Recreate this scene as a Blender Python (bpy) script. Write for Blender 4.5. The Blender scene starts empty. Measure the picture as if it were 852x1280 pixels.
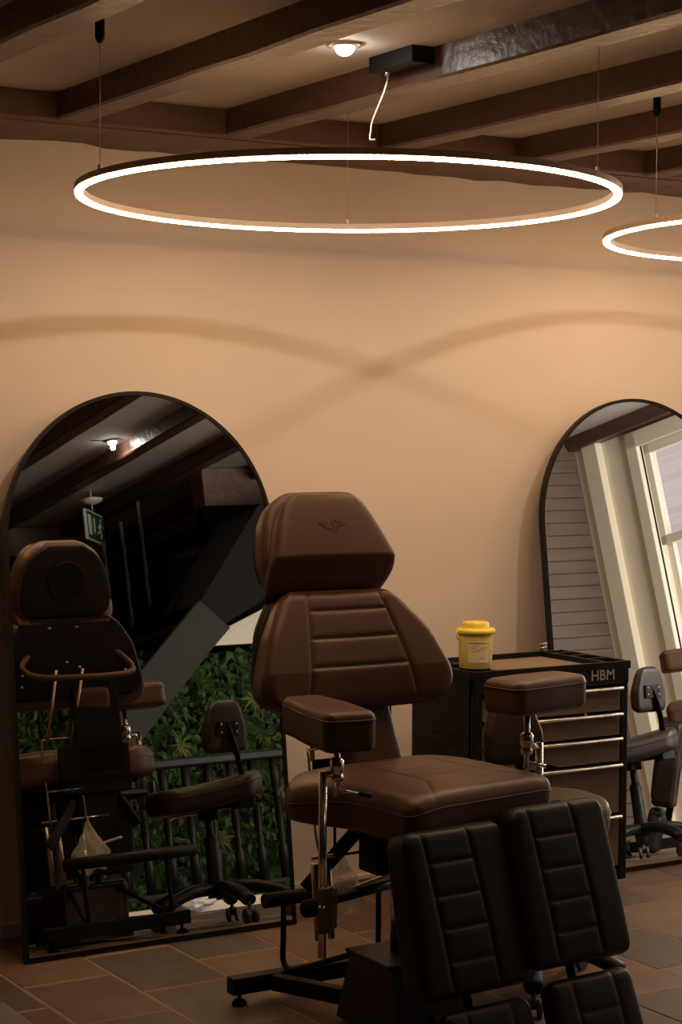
import bpy, bmesh, math, random
from mathutils import Vector, Matrix
S = bpy.context.scene
COL = S.collection
PI = math.pi
random.seed(7)

# ------------------------------------------------------------------ camera
yaw, pitch, roll = math.radians(31.334), math.radians(2.528), math.radians(.246)
fw = Vector((math.sin(yaw)*math.cos(pitch), math.cos(yaw)*math.cos(pitch), -math.sin(pitch)))
r0 = Vector((math.cos(yaw), -math.sin(yaw), 0)); u0 = r0.cross(fw)
rt = math.cos(roll)*r0 + math.sin(roll)*u0; up = -math.sin(roll)*r0 + math.cos(roll)*u0
cam = bpy.data.cameras.new('camera'); co = bpy.data.objects.new('camera', cam); COL.objects.link(co)
m = Matrix((rt, up, -fw)).transposed().to_4x4(); m.translation = Vector((0, 0, 1.62)); co.matrix_world = m
cam.sensor_fit = 'VERTICAL'; cam.sensor_height = 36.0; cam.lens = 36.0*2400/1280; cam.clip_start = .05
cam.dof.use_dof = False
S.camera = co

# ------------------------------------------------------------------ world, exposure
S.view_settings.view_transform = 'Standard'; S.view_settings.look = 'None'
S.view_settings.gamma = 1.0; S.view_settings.use_curve_mapping = False
S.view_settings.exposure = 0.0
S.cycles.use_denoising = True
S.cycles.max_bounces = 10; S.cycles.diffuse_bounces = 5; S.cycles.glossy_bounces = 5
S.cycles.sample_clamp_indirect = 6.0
W = bpy.data.worlds.new('sky'); S.world = W; W.use_nodes = True
W.node_tree.nodes['Background'].inputs[0].default_value = (.80, .88, 1.0, 1)
W.node_tree.nodes['Background'].inputs[1].default_value = 2.2

def lamp(name, kind, loc, power, color, radius=.03, cone=150, blend=.5):
    l = bpy.data.lights.new(name, kind); l.energy = power; l.color = color
    if kind == 'SPOT': l.spot_size = math.radians(cone); l.spot_blend = blend
    l.shadow_soft_size = radius
    o = bpy.data.objects.new(name, l); COL.objects.link(o); o.location = loc
    return o
RING_GLOW = (1.0, .58, .27); RING_POWER = 50.0
SPOT_COL = (1.0, .86, .70)
SPOTS = [((2.65, 4.345), 15), ((4.38, 4.37), 15), ((4.51, 1.39), 5)]

def added_area_light(name, loc, rot, sx, sy, power, color):
    l = bpy.data.lights.new(name, 'AREA'); l.shape = 'RECTANGLE'; l.size = sx; l.size_y = sy; l.energy = power; l.color = color
    o = bpy.data.objects.new(name, l); COL.objects.link(o); o.location = loc; o.rotation_euler = rot
    return o
# added daylight for planks and window wall, through an assumed window out of view
added_area_light('daylight', (6.75, 5.95, 1.45), (math.radians(-90), 0, 0), 1.0, 1.7, 150, (1.0, .95, .86))

# ------------------------------------------------------------------ materials
def mat(name, col, rough=.5, metal=0., spec=.5, emit=None, estr=0., noise=None, bump=None, coat=0., alpha=None, trans=0., rvar=0.):
    mt = bpy.data.materials.new(name); mt.use_nodes = True
    nt = mt.node_tree; b = nt.nodes['Principled BSDF']
    b.inputs['Base Color'].default_value = (*col, 1); b.inputs['Roughness'].default_value = rough
    b.inputs['Metallic'].default_value = metal; b.inputs['Specular IOR Level'].default_value = spec
    b.inputs['Coat Weight'].default_value = coat
    if trans: b.inputs['Transmission Weight'].default_value = trans
    if alpha is not None: b.inputs['Alpha'].default_value = alpha
    if emit: b.inputs['Emission Color'].default_value = (*emit, 1); b.inputs['Emission Strength'].default_value = estr
    tc = nt.nodes.new('ShaderNodeTexCoord')
    if noise:                                   # (scale, detail, second colour, low, high, stretch)
        sc, det, c2, lo, hi, st = noise
        mp = nt.nodes.new('ShaderNodeMapping'); mp.inputs['Scale'].default_value = st
        nz = nt.nodes.new('ShaderNodeTexNoise'); nz.inputs['Scale'].default_value = sc; nz.inputs['Detail'].default_value = det
        rp = nt.nodes.new('ShaderNodeValToRGB'); rp.color_ramp.elements[0].position = lo; rp.color_ramp.elements[1].position = hi
        rp.color_ramp.elements[0].color = (*col, 1); rp.color_ramp.elements[1].color = (*c2, 1)
        nt.links.new(tc.outputs['Object'], mp.inputs[0]); nt.links.new(mp.outputs[0], nz.inputs['Vector'])
        nt.links.new(nz.outputs['Fac'], rp.inputs[0]); nt.links.new(rp.outputs[0], b.inputs['Base Color'])
        if rvar:
            mr = nt.nodes.new('ShaderNodeMapRange'); mr.inputs[3].default_value = rough-rvar; mr.inputs[4].default_value = rough+rvar
            nt.links.new(nz.outputs['Fac'], mr.inputs[0]); nt.links.new(mr.outputs[0], b.inputs['Roughness'])
    if bump:                                    # (scale, strength, distance)
        nb = nt.nodes.new('ShaderNodeTexNoise'); nb.inputs['Scale'].default_value = bump[0]; nb.inputs['Detail'].default_value = 6
        bp = nt.nodes.new('ShaderNodeBump'); bp.inputs['Strength'].default_value = bump[1]; bp.inputs['Distance'].default_value = bump[2]
        nt.links.new(tc.outputs['Object'], nb.inputs['Vector']); nt.links.new(nb.outputs['Fac'], bp.inputs['Height'])
        nt.links.new(bp.outputs[0], b.inputs['Normal'])
    return mt
U1 = (1, 1, 1)
M = {
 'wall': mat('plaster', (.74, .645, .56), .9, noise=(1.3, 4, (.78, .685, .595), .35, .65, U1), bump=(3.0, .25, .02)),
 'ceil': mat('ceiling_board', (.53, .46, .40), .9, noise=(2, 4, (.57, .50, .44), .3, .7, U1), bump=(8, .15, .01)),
 'beam': mat('dark_painted_beam', (.072, .036, .025), .37, noise=(3, 6, (.115, .058, .040), .3, .75, (6, .7, 6)), bump=(22, .45, .012)),
 'plate': mat('brown_plate', (.105, .053, .036), .45, noise=(3, 6, (.155, .082, .056), .3, .7, (.8, 6, 6)), bump=(10, .5, .015)),
 'base': mat('baseboard_paint', (.70, .62, .53), .6),
 'grout': mat('grout', (.25, .165, .105), .9, bump=(80, .3, .003)),
 'leather': mat('brown_leather', (.064, .029, .0165), .41, spec=.42, noise=(5, 4, (.082, .037, .022), .3, .7, U1), bump=(240, .22, .0012)),
 'leather_dark': mat('black_vinyl', (.008, .006, .005), .5, spec=.22, bump=(240, .2, .001)),
 'thread': mat('seam_thread', (.055, .025, .015), .5),
 'black': mat('black_steel', (.006, .005, .0045), .45, spec=.2, noise=(30, 2, (.009, .008, .007), .4, .6, U1)),
 'blackmat': mat('matt_black', (.006, .005, .0045), .7, spec=.15),
 'chrome': mat('chrome', (.72, .68, .63), .16, 1.0),
 'copper': mat('brushed_steel', (.55, .45, .37), .32, 1.0),
 'alu': mat('brushed_aluminium', (.78, .72, .66), .3, 1.0, bump=(120, .1, .001)),
 'mirror': mat('mirror_glass', (.80, .80, .78), .0, 1.0),
 'drawer': mat('grey_drawer_steel', (.125, .092, .072), .45, spec=.35, noise=(40, 2, (.14, .104, .082), .4, .6, U1)),
 'mat': mat('ribbed_rubber_mat', (.24, .175, .125), .6, bump=(90, .3, .002)),
 'yellow': mat('yellow_plastic', (.97, .76, .25), .4, spec=.5),
 'yellow2': mat('yellow_lid_plastic', (.95, .76, .10), .35),
 'paper': mat('paper_label', (.80, .70, .50), .7),
 'ink': mat('label_ink', (.10, .06, .04), .8),
 'ring': mat('bronze_profile', (.62, .46, .33), .6, 0.),  # bronze tone raised, the lamp's bloom is put into the colour
 'glow': mat('lit_diffuser', (.9, .8, .7), .5, emit=RING_GLOW, estr=RING_POWER),
 'spot': mat('lit_bulb', (1, 1, 1), .5, emit=(1.0, .95, .88), estr=90),
 'wire': mat('steel_wire', (.50, .40, .32), .4, .6),
 'cable': mat('clear_cable', (.40, .30, .22), .35),
 'white': mat('white_paint', (.90, .82, .66), .5, bump=(14, .1, .004)),
 'plinth': mat('pale_plinth', (.70, .62, .50), .6),
 'plank': mat('grey_plank_paint', (.13, .095, .075), .36, noise=(4, 4, (.17, .125, .10), .3, .7, (.6, 5, 6)), bump=(9, .35, .008)),
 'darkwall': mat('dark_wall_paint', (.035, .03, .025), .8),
 'stair': mat('dark_stair_paint', (.022, .019, .016), .6, spec=.2),
 'soil': mat('dark_backing', (.010, .013, .008), .9),
 'sign': mat('exit_green', (.03, .12, .07), .4),
 'pict': mat('sign_white', (.75, .78, .70), .5),
 'plastic': mat('clear_plastic_bag', (.85, .80, .74), .22, alpha=.34, bump=(30, .9, .02)),
 'plasticw': mat('milky_plastic_bag', (.78, .74, .70), .3, alpha=.85, bump=(25, .9, .02)),
 'caster': mat('grey_wheel', (.05, .045, .04), .5),
 'greym': mat('grey_floor_cushion', (.16, .15, .13), .8, bump=(60, .4, .003)),
}
def leafmat(name, c1, c2):
    return mat(name, c1, .4, noise=(6, 3, c2, .3, .7, U1))
M['leaf'] = leafmat('leaf_green', (.010, .038, .005), (.050, .115, .017))
M['leaf2'] = leafmat('leaf_pale', (.10, .12, .035), (.20, .20, .07))
TILES = []
for i, (a, b) in enumerate([((.105, .060, .042), (.14, .085, .06)), ((.115, .078, .054), (.08, .06, .045)), ((.19, .12, .070), (.14, .08, .050)),
                            ((.080, .062, .048), (.11, .08, .060)), ((.13, .070, .047), (.095, .060, .045))]):
    TILES.append(mat('slate_tile', a, .46, noise=(5, 8, b, .3, .7, U1), bump=(9, .5, .008), rvar=.1))
def brickmat():
    mt = bpy.data.materials.new('brick_facade'); mt.use_nodes = True; nt = mt.node_tree; b = nt.nodes['Principled BSDF']
    t = nt.nodes.new('ShaderNodeTexBrick'); tc = nt.nodes.new('ShaderNodeTexCoord'); mp = nt.nodes.new('ShaderNodeMapping')
    mp.inputs['Rotation'].default_value = (0, PI/2, PI/2) if False else (PI/2, 0, PI/2)
    t.inputs['Scale'].default_value = 4.0; t.inputs['Color1'].default_value = (.46, .34, .29, 1); t.inputs['Color2'].default_value = (.40, .29, .25, 1)
    t.inputs['Mortar'].default_value = (.47, .37, .32, 1); t.inputs['Mortar Size'].default_value = .03
    nt.links.new(tc.outputs['Generated'], mp.inputs[0]); nt.links.new(tc.outputs['Object'], mp.inputs[0]); nt.links.new(mp.outputs[0], t.inputs['Vector'])
    nt.links.new(t.outputs['Color'], b.inputs['Base Color']); b.inputs['Roughness'].default_value = .9
    return mt
M['brick'] = brickmat()

# ------------------------------------------------------------------ helpers
class MB:
    """collects geometry in world coordinates; build() links it as one mesh object"""
    def __init__(s): s.v = []; s.f = []; s.sm = []
    def add(s, vs, fs, smooth=False, X=None):
        k = len(s.v)
        s.v += [tuple(X @ Vector(v)) if X is not None else tuple(v) for v in vs]
        s.f += [tuple(i+k for i in f) for f in fs]; s.sm += [smooth]*len(fs)
        return s
    def box(s, lo, hi, bev=0., X=None):
        (x0, y0, z0), (x1, y1, z1) = lo, hi
        b = min(bev, .45*(x1-x0), .45*(y1-y0), .45*(z1-z0))
        if b <= 0:
            vs = [(x, y, z) for x in (x0, x1) for y in (y0, y1) for z in (z0, z1)]
            return s.add(vs, [(0,1,3,2), (4,6,7,5), (0,4,5,1), (2,3,7,6), (0,2,6,4), (1,5,7,3)], False, X)
        bm = bmesh.new(); bmesh.ops.create_cube(bm, size=1)
        for v in bm.verts: v.co = Vector(((x0+x1)/2+v.co.x*(x1-x0), (y0+y1)/2+v.co.y*(y1-y0), (z0+z1)/2+v.co.z*(z1-z0)))
        bmesh.ops.bevel(bm, geom=bm.edges[:], offset=b, segments=2, profile=.5, affect='EDGES')
        bm.verts.index_update(); s.add([v.co[:] for v in bm.verts], [[v.index for v in f.verts] for f in bm.faces], False, X); bm.free()
        return s
    def tube(s, pts, r, seg=10, closed=False, X=None, flat=1.0):
        pts = [Vector(p) for p in pts]; n = len(pts); vs = []; fs = []; prev = None
        rs = r if isinstance(r, (list, tuple)) else [r]*n
        for i, p in enumerate(pts):
            if closed: d = pts[(i+1) % n]-pts[i-1]
            else: d = pts[min(i+1, n-1)]-pts[max(i-1, 0)]
            d.normalize()
            if prev is None:
                a = Vector((0, 0, 1)) if abs(d.z) < .9 else Vector((1, 0, 0)); a = (a-d*a.dot(d)).normalized()
            else: a = (prev-d*prev.dot(d)).normalized()
            prev = a; b = d.cross(a)
            for k in range(seg):
                t = 2*PI*k/seg; vs.append(p+rs[i]*(math.cos(t)*a*flat+math.sin(t)*b))
        m_ = n if closed else n-1
        for i in range(m_):
            for k in range(seg):
                j = (i+1) % n; k2 = (k+1) % seg
                fs.append((i*seg+k, i*seg+k2, j*seg+k2, j*seg+k))
        s.add(vs, fs, True, X)
        if not closed:
            s.add(vs[:seg], [tuple(range(seg))[::-1]], False, X); s.add(vs[-seg:], [tuple(range(seg))], False, X)
        return s
    def cyl(s, a, b, r, seg=20, r2=None, X=None): return s.tube([a, b], [r, r if r2 is None else r2], seg, X=X)
    def lathe(s, c, prof, seg=28, X=None):
        vs = []; fs = []; n = len(prof)
        for k in range(seg):
            t = 2*PI*k/seg
            for (r, z) in prof: vs.append((c[0]+r*math.cos(t), c[1]+r*math.sin(t), c[2]+z))
        for k in range(seg):
            for i in range(n-1):
                j = (k+1) % seg; fs.append((k*n+i, j*n+i, j*n+i+1, k*n+i+1))
        return s.add(vs, fs, True, X)
    def ball(s, c, r, seg=12, sq=(1, 1, 1), X=None):
        n = seg//2
        vs = [(c[0]+sq[0]*r*math.sin(PI*i/n)*math.cos(2*PI*k/seg), c[1]+sq[1]*r*math.sin(PI*i/n)*math.sin(2*PI*k/seg), c[2]+sq[2]*r*math.cos(PI*i/n))
              for i in range(n+1) for k in range(seg)]
        fs = [(i*seg+k, (i+1)*seg+k, (i+1)*seg+(k+1) % seg, i*seg+(k+1) % seg) for i in range(n) for k in range(seg)]
        return s.add(vs, fs, True, X)
    def prism(s, poly, h, axis=1, at=0., X=None):
        """poly in the two other axes, thickness h along axis starting at 'at'"""
        def P(p, t):
            q = list(p); q.insert(axis, t); return tuple(q)
        n = len(poly); vs = [P(p, at) for p in poly]+[P(p, at+h) for p in poly]
        fs = [tuple(range(n)), tuple(range(2*n-1, n-1, -1))]+[(i, i+n, (i+1) % n+n, (i+1) % n) for i in range(n)]
        return s.add(vs, fs, False, X)
    def build(s, name, material, parent=None, bevel=0.):
        me = bpy.data.meshes.new(name); off = WL(parent) if parent else Vector((0, 0, 0))
        if parent is None and s.v:
            # a mesh that is a thing or structure on its own keeps its origin at its base centre
            xs = [v[0] for v in s.v]; ys = [v[1] for v in s.v]; zs = [v[2] for v in s.v]
            off = Vector(((min(xs)+max(xs))/2, (min(ys)+max(ys))/2, min(zs)))
        me.from_pydata([(v[0]-off.x, v[1]-off.y, v[2]-off.z) for v in s.v], [], s.f)
        me.polygons.foreach_set('use_smooth', s.sm)
        bm = bmesh.new(); bm.from_mesh(me); bmesh.ops.remove_doubles(bm, verts=bm.verts, dist=1e-6)
        bmesh.ops.recalc_face_normals(bm, faces=bm.faces); bm.to_mesh(me); bm.free()
        me.materials.append(material)
        o = bpy.data.objects.new(name, me); COL.objects.link(o)
        if parent: o.parent = parent
        else: o.location = off
        return o
def WL(o):                                       # world location of an unrotated parent chain
    v = Vector((0, 0, 0))
    while o: v = v+Vector(o.location); o = o.parent
    return v
def thing(name, label, cat, loc, group=None):
    o = bpy.data.objects.new(name, None); COL.objects.link(o); o.location = loc; o.empty_display_size = .1
    o['label'] = label; o['category'] = cat
    if group: o['group'] = group
    return o
def tag(o, label, cat, group=None):
    o['label'] = label; o['category'] = cat
    if group: o['group'] = group
    return o
def struct(o, label=None):
    o['kind'] = 'structure'
    if label: o['label'] = label
    return o
def copy_tree(o, parent=None):
    c = o.copy(); COL.objects.link(c); c.parent = parent
    for ch in list(o.children): copy_tree(ch, c)
    return c
def frame(O, yawdeg, lean):
    """cushion frame: x = lateral, y = up along the cushion, z = outward front"""
    a = math.radians(yawdeg); l = math.radians(lean)
    u = Vector((math.cos(a), math.sin(a), 0)); b = Vector((-math.sin(a), math.cos(a), 0))
    v = b*math.sin(l)+Vector((0, 0, 1))*math.cos(l); n = -b*math.cos(l)+Vector((0, 0, 1))*math.sin(l)
    X = Matrix((u, v, n)).transposed().to_4x4(); X.translation = Vector(O); return X
def lerp_tab(tab, v):
    def lin(v):
        for i, ((a, x), (b, y)) in enumerate(zip(tab, tab[1:])):
            if v <= b or i == len(tab)-2: return x+(y-x)*(v-a)/(b-a)
    if len(tab) < 3: return lin(v)
    h = (tab[-1][0]-tab[0][0])*.028
    return sum(lin(v+k*h)*w for k, w in zip(range(-4, 5), (1, 2, 3, 4, 5, 4, 3, 2, 1)))/25
def cushion(name, X, v0, v1, left, right, t, r, rc, material, parent, bulge=.01, seams=(), hf=None, ct=None, cb=None, step=.006,
            back=True, backbulge=0., sd=.0045, sw=.0045, pipe=0.):
    """left/right: tables (v, x). Front surface at z=0 (+bulge), back at z=-t. seams: ((x,v),(x,v)) on the front."""
    mb = MB(); E = [r*(1-math.cos(k*PI/14)) for k in range(7)]
    ct = rc if ct is None else ct; cb = rc if cb is None else cb
    H = v1-v0; rv = [e for e in E]; nmid = max(2, int((H-2*r)/step)); vs_ = rv+[r+(H-2*r)*(i+1)/nmid for i in range(nmid-1)]+[H-e for e in reversed(rv)]
    wmax = max(lerp_tab(right, v0+H*i/20)-lerp_tab(left, v0+H*i/20) for i in range(21)); nu = max(2, int((wmax-2*r)/step))
    rows = []
    for dv in vs_:
        v = v0+dv; L = lerp_tab(left, v); R = lerp_tab(right, v)
        for (c, d) in ((cb, dv), (ct, H-dv)):
            if d < c: i_ = c-math.sqrt(max(0, c*c-(c-d)**2)); L += i_; R -= i_
        w = R-L; rr = min(r, w*.3)
        xs = [L+e*rr/r for e in E]+[L+rr+(w-2*rr)*(i+1)/nu for i in range(nu-1)]+[R-e*rr/r for e in reversed(E)]
        rows.append((v, dv, L, R, xs))
    nx = len(rows[0][4]); ny = len(rows); P = []; B = []
    for (v, dv, L, R, xs) in rows:
        for x in xs:
            d = min(x-L, R-x, dv, H-dv); d = max(0, min(d, r))
            e = r*math.sqrt(max(0, 1-(1-d/r)**2))-r
            uu = (x-L)/max(1e-6, R-L); vv = dv/H
            q = (1-(2*uu-1)**2)*(1-(2*vv-1)**2)
            z = e+bulge*math.sqrt(max(0, q))
            g = 0
            for (a, b) in seams:
                ax, av = a; bx, bv = b; dx, dy = bx-ax, bv-av; tt = max(0, min(1, ((x-ax)*dx+(v-av)*dy)/(dx*dx+dy*dy)))
                ds = math.hypot(x-ax-tt*dx, v-av-tt*dy)
                g = max(g, sd*math.exp(-(ds/sw)**2)+sd*.55*math.exp(-(ds/(sw*3.2))**2))
            z -= g
            h = hf(x, v) if hf else 0.
            P.append((x, v, z+h)); B.append((x, v, -t-e-backbulge*math.sqrt(max(0, q))+(h if not back else 0)))
    fs = [(j*nx+i, j*nx+i+1, (j+1)*nx+i+1, (j+1)*nx+i) for j in range(ny-1) for i in range(nx-1)]
    mb.add(P, fs, True, X)
    mb.add(B, [f[::-1] for f in fs], True, X)
    loop = [i for i in range(nx)]+[j*nx+nx-1 for j in range(1, ny)]+[(ny-1)*nx+i for i in range(nx-2, -1, -1)]+[j*nx for j in range(ny-2, 0, -1)]
    n = len(loop); lv = [P[i] for i in loop]+[B[i] for i in loop]
    mb.add(lv, [(k, k+n, (k+1) % n+n, (k+1) % n) for k in range(n)], True, X)
    o = mb.build(name, material, parent)
    if pipe:
        pts = [Vector(P[i])+Vector((0, 0, .001)) for i in loop]; pts = [p for k, p in enumerate(pts) if k == 0 or (p-pts[k-1]).length > .0025]
        MB().tube(pts, pipe, 6, True, X).build('piping', M['thread'] if material is M['leather'] else material, o)
    return o
def circle(c, r, n, z=0., ax=None, ay=None, a0=0., a1=2*PI):
    ax = ax or Vector((1, 0, 0)); ay = ay or Vector((0, 1, 0))
    return [Vector(c)+ax*r*math.cos(a0+(a1-a0)*k/n)+ay*r*math.sin(a0+(a1-a0)*k/n) for k in range(n)]
def smooth(pts, n=6):
    """Catmull-Rom through the points"""
    P = [Vector(p) for p in pts]; P = [P[0]*2-P[1]]+P+[P[-1]*2-P[-2]]; out = []
    for i in range(1, len(P)-2):
        for k in range(n):
            t = k/n; a, b, c, d = P[i-1], P[i], P[i+1], P[i+2]
            out.append(.5*((2*b)+(c-a)*t+(2*a-5*b+4*c-d)*t*t+(3*b-a-3*c+d)*t**3))
    return out+[P[-2]]

# ------------------------------------------------------------------ the room shell
YW = 5.68; ZC = 2.625; ZB = 2.54; XL = -2.2; YR = -2.4; XR = 8.0
fl = struct(MB().box((XL-.2, YR-.2, -.10), (XR+.3, YW+.1, -.0022)).build('floor', M['grout']), 'worn brown slate tile floor with pale joints')
# slate tiles: columns .285 wide running away from the mirror wall, staggered joints
known = {0: [4.94], 1: [5.148, 4.75], 2: [5.345, 4.94], 3: [5.155], 4: [5.37, 4.95], 5: [5.175, 4.79], 6: [4.18], 7: [4.367], 8: [5.01], 9: [5.195]}
ntile = 0
tile_mesh = {}
def tile_at(x0, x1, y0, y1):
    global ntile
    g = .0045; w = round(x1-x0-2*g, 3); h = round(y1-y0-2*g, 3); ci = random.randrange(len(TILES)); key = (w, h, ci)
    if key not in tile_mesh:
        me = bpy.data.meshes.new('slate_tile'); c = .003; a = .008
        vs = [(-w/2, -h/2, -a), (w/2, -h/2, -a), (w/2, h/2, -a), (-w/2, h/2, -a), (-w/2, -h/2, -c), (w/2, -h/2, -c), (w/2, h/2, -c), (-w/2, h/2, -c),
              (-w/2+c, -h/2+c, 0), (w/2-c, -h/2+c, 0), (w/2-c, h/2-c, 0), (-w/2+c, h/2-c, 0)]
        fs = [(8, 9, 10, 11)]+[(i, (i+1) % 4, (i+1) % 4+4, i+4) for i in range(4)]+[(i+4, (i+1) % 4+4, (i+1) % 4+8, i+8) for i in range(4)]
        me.from_pydata(vs, [], fs); me.materials.append(TILES[ci]); tile_mesh[key] = me
    o = bpy.data.objects.new('slate_tile', tile_mesh[key]); COL.objects.link(o); o.parent = fl
    o.location = Vector(((x0+x1)/2, (y0+y1)/2, random.uniform(-.0015, .001)))-WL(fl); ntile += 1
rest = MB()
LENS = [.40, .40, .40, .58, .21, .40, .48, .30]
for k in range(-2, 20):
    x0 = 1.78+.285*k; x1 = x0+.285
    js = sorted(known.get(k, [random.choice([4.9, 5.1, 5.3, 5.0])]))
    ys = list(js)
    while ys[-1] < YW: ys.append(min(YW, ys[-1]+random.choice(LENS[:3])))
    if ys[-1]-ys[-2] < .08: ys.pop(-2)
    while ys[0] > 3.2: ys.insert(0, ys[0]-random.choice(LENS))
    for a, b in zip(ys, ys[1:]):
        if x1 < XR+.1 and ntile < 295: tile_at(x0, x1, a, b)
    y = ys[0]
    while y > .9 and x1 > 2.9:
        l = random.choice(LENS); rest.box((x0+.0045, y-l+.0045, -.008), (x1-.0045, y-.0045, -.0005)); y -= l
o = rest.build('slate_tiles', TILES[1], fl); o['kind'] = 'stuff'
fw_ = MB()
for lo, hi in (((XL-.1, YW, 0), (6.2, YW+.12, 2.75)), ((7.3, YW, 0), (8.2, YW+.12, 2.75)), ((6.2, YW, 0), (7.3, YW+.12, .6)), ((6.2, YW, 2.35), (7.3, YW+.12, 2.75))): fw_.box(lo, hi)
w2 = MB()  # assumed window, added for the daylight it lets in
for lo, hi in (((6.2, YW-.01, .6), (6.26, YW+.06, 2.35)), ((7.24, YW-.01, .6), (7.3, YW+.06, 2.35)), ((6.2, YW-.01, .6), (7.3, YW+.06, .66)), ((6.2, YW-.01, 2.29), (7.3, YW+.06, 2.35)), ((6.2, YW, 1.45), (7.3, YW+.05, 1.50))): w2.box(lo, hi, .004)
struct(w2.build('added_window', M['white']), 'added white window frame out of view beyond the right edge')
struct(fw_.build('wall_far', M['wall']), 'warm beige plaster wall behind the two arched mirrors')
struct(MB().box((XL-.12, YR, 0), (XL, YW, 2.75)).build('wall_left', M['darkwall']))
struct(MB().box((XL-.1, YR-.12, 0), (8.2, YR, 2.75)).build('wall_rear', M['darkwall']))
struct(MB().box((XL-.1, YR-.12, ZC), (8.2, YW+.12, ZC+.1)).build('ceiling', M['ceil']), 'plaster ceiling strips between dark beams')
struct(MB().box((XL, YW-.012, 0), (XR, YW, .05), .004).build('baseboard_far', M['base']), 'low painted baseboard')
# wall plate along the top of the far wall, with a ragged lower lip
wp = MB().box((XL, 5.43, ZB), (XR, 5.56, ZC+.01), .006); 
struct(wp.build('trim_1', M['plate']), 'brown timber wall plate where the beams end')
lip = MB(); random.seed(3); x = XL
prev = ZB-.022
while x < XR:
    nx_ = x+random.uniform(.04, .16); z = ZB-.022-.006+random.uniform(-.006, .006)
    lip.add([(x, 5.47, ZB-.004), (nx_, 5.47, ZB-.004), (nx_, YW, z), (x, YW, prev), (x, 5.47, ZC), (nx_, 5.47, ZC), (nx_, YW, ZC), (x, YW, ZC)],
            [(0, 1, 2, 3), (4, 7, 6, 5), (0, 4, 5, 1), (2, 6, 7, 3)]); x = nx_; prev = z
struct(lip.build('trim_2', M['plate']), 'rough brown underside board above the plaster')
bi = 3
for k in range(-6, 9):
    x = 2.298+.573*k
    if x < XL or x > XR-.1: continue
    bm_ = MB(); w = .10; n = 26; ys = [YR+(5.435-YR)*i/n for i in range(n+1)]; random.seed(100+k)
    zz = [ZB+random.uniform(-.003, .003) for _ in ys]; xx = [x+random.uniform(-.003, .003) for _ in ys]
    c = .007
    for i in range(n):
        a, b = i, i+1
        q = []
        for j in (a, b):
            q += [(xx[j], ys[j], ZC+.005), (xx[j], ys[j], zz[j]+c), (xx[j]+c, ys[j], zz[j]), (x+w-c, ys[j], zz[j]), (x+w, ys[j], zz[j]+c), (x+w, ys[j], ZC+.005)]
        bm_.add(q, [(t, t+1, t+7, t+6) for t in range(5)])
    bm_.add([(x, 5.435, ZB), (x+w, 5.435, ZB), (x+w, 5.435, ZC), (x, 5.435, ZC)], [(0, 1, 2, 3)])
    struct(bm_.build('trim_%d' % bi, M['beam']), 'dark brown painted ceiling beam'); bi += 1

# ------------------------------------------------------------------ right wall (seen in the right-hand mirror): sloped, with window
AX = Matrix.Translation((7.93, 0, 0)) @ Matrix.Rotation(-.055, 4, 'Y')     # leans inward going up
wr = MB()
WY0, WY1, WZ0, WZ1 = 2.05, 3.62, .30, 2.43
for lo, hi in (((0, YR, -.05), (.12, WY0, 2.8)), ((0, WY1, -.05), (.12, YW+.1, 2.8)), ((0, WY0, -.05), (.12, WY1, WZ0)), ((0, WY0, WZ1), (.12, WY1, 2.8))):
    wr.box(lo, hi, 0, AX)
struct(wr.build('wall_right', M['white']), 'white sloping window wall')
wn = struct(MB().build('window_1', M['white']), 'white framed sash window') if False else None
w_ = MB()
for lo, hi in (((-.03, WY0-.10, WZ0-.1), (.02, WY0, WZ1+.10)), ((-.03, WY1, WZ0-.1), (.02, WY1+.1, WZ1+.10)), ((-.03, WY0-.1, WZ1), (.02, WY1+.1, WZ1+.10)), ((-.04, WY0-.1, WZ0-.1), (.02, WY1+.1, WZ0))):
    w_.box(lo, hi, .006, AX)
win = struct(w_.build('window_1', M['white']), 'white painted sash window with bright daylight')
def sash(y0, y1, z0, z1, dx, name):
    s_ = MB(); f = .055
    for lo, hi in (((dx, y0, z0), (dx+.035, y0+f, z1)), ((dx, y1-f, z0), (dx+.035, y1, z1)), ((dx, y0, z0), (dx+.035, y1, z0+f)), ((dx, y0, z1-f), (dx+.035, y1, z1))):
        s_.box(lo, hi, .004, AX)
    o_ = s_.build(name, M['white'], win)
    MB().box((dx+.014, y0+f, z0+f), (dx+.018, y1-f, z1-f), 0, AX).build('pane', GLASS, o_)
GLASS = bpy.data.materials.new('window_glass'); GLASS.use_nodes = True
_n = GLASS.node_tree; _n.nodes.clear(); _o = _n.nodes.new('ShaderNodeOutputMaterial'); _m = _n.nodes.new('ShaderNodeMixShader')
_t = _n.nodes.new('ShaderNodeBsdfTransparent'); _g = _n.nodes.new('ShaderNodeBsdfGlossy'); _g.inputs['Roughness'].default_value = .02
_m.inputs[0].default_value = .06; _n.links.new(_t.outputs[0], _m.inputs[1]); _n.links.new(_g.outputs[0], _m.inputs[2]); _n.links.new(_m.outputs[0], _o.inputs[0])
sash(WY0, WY1, 1.80, WZ1, .02, 'upper_sash')
sash(WY0, WY1, WZ0, 1.855, .06, 'lower_sash')
struct(MB().box((19, -14, -6), (19.4, 24, 11)).build('wall_opposite', M['brick']), 'pink brick wall across the lane')
# white boxed post between the plank wall and the window
pz = MB().box((-.03, 1.45, 0), (.0, 1.55, 2.6), .004, AX).box((-.055, 1.555, 0), (0, 1.70, 2.6), .006, AX)
struct(pz.build('trim_30', M['white']), 'white boxed post beside the window')
struct(MB().box((7.70, 1.0, 2.535), (7.80, 5.43, ZC), .008).build('trim_31', M['beam']), 'dark beam above the window')
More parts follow.
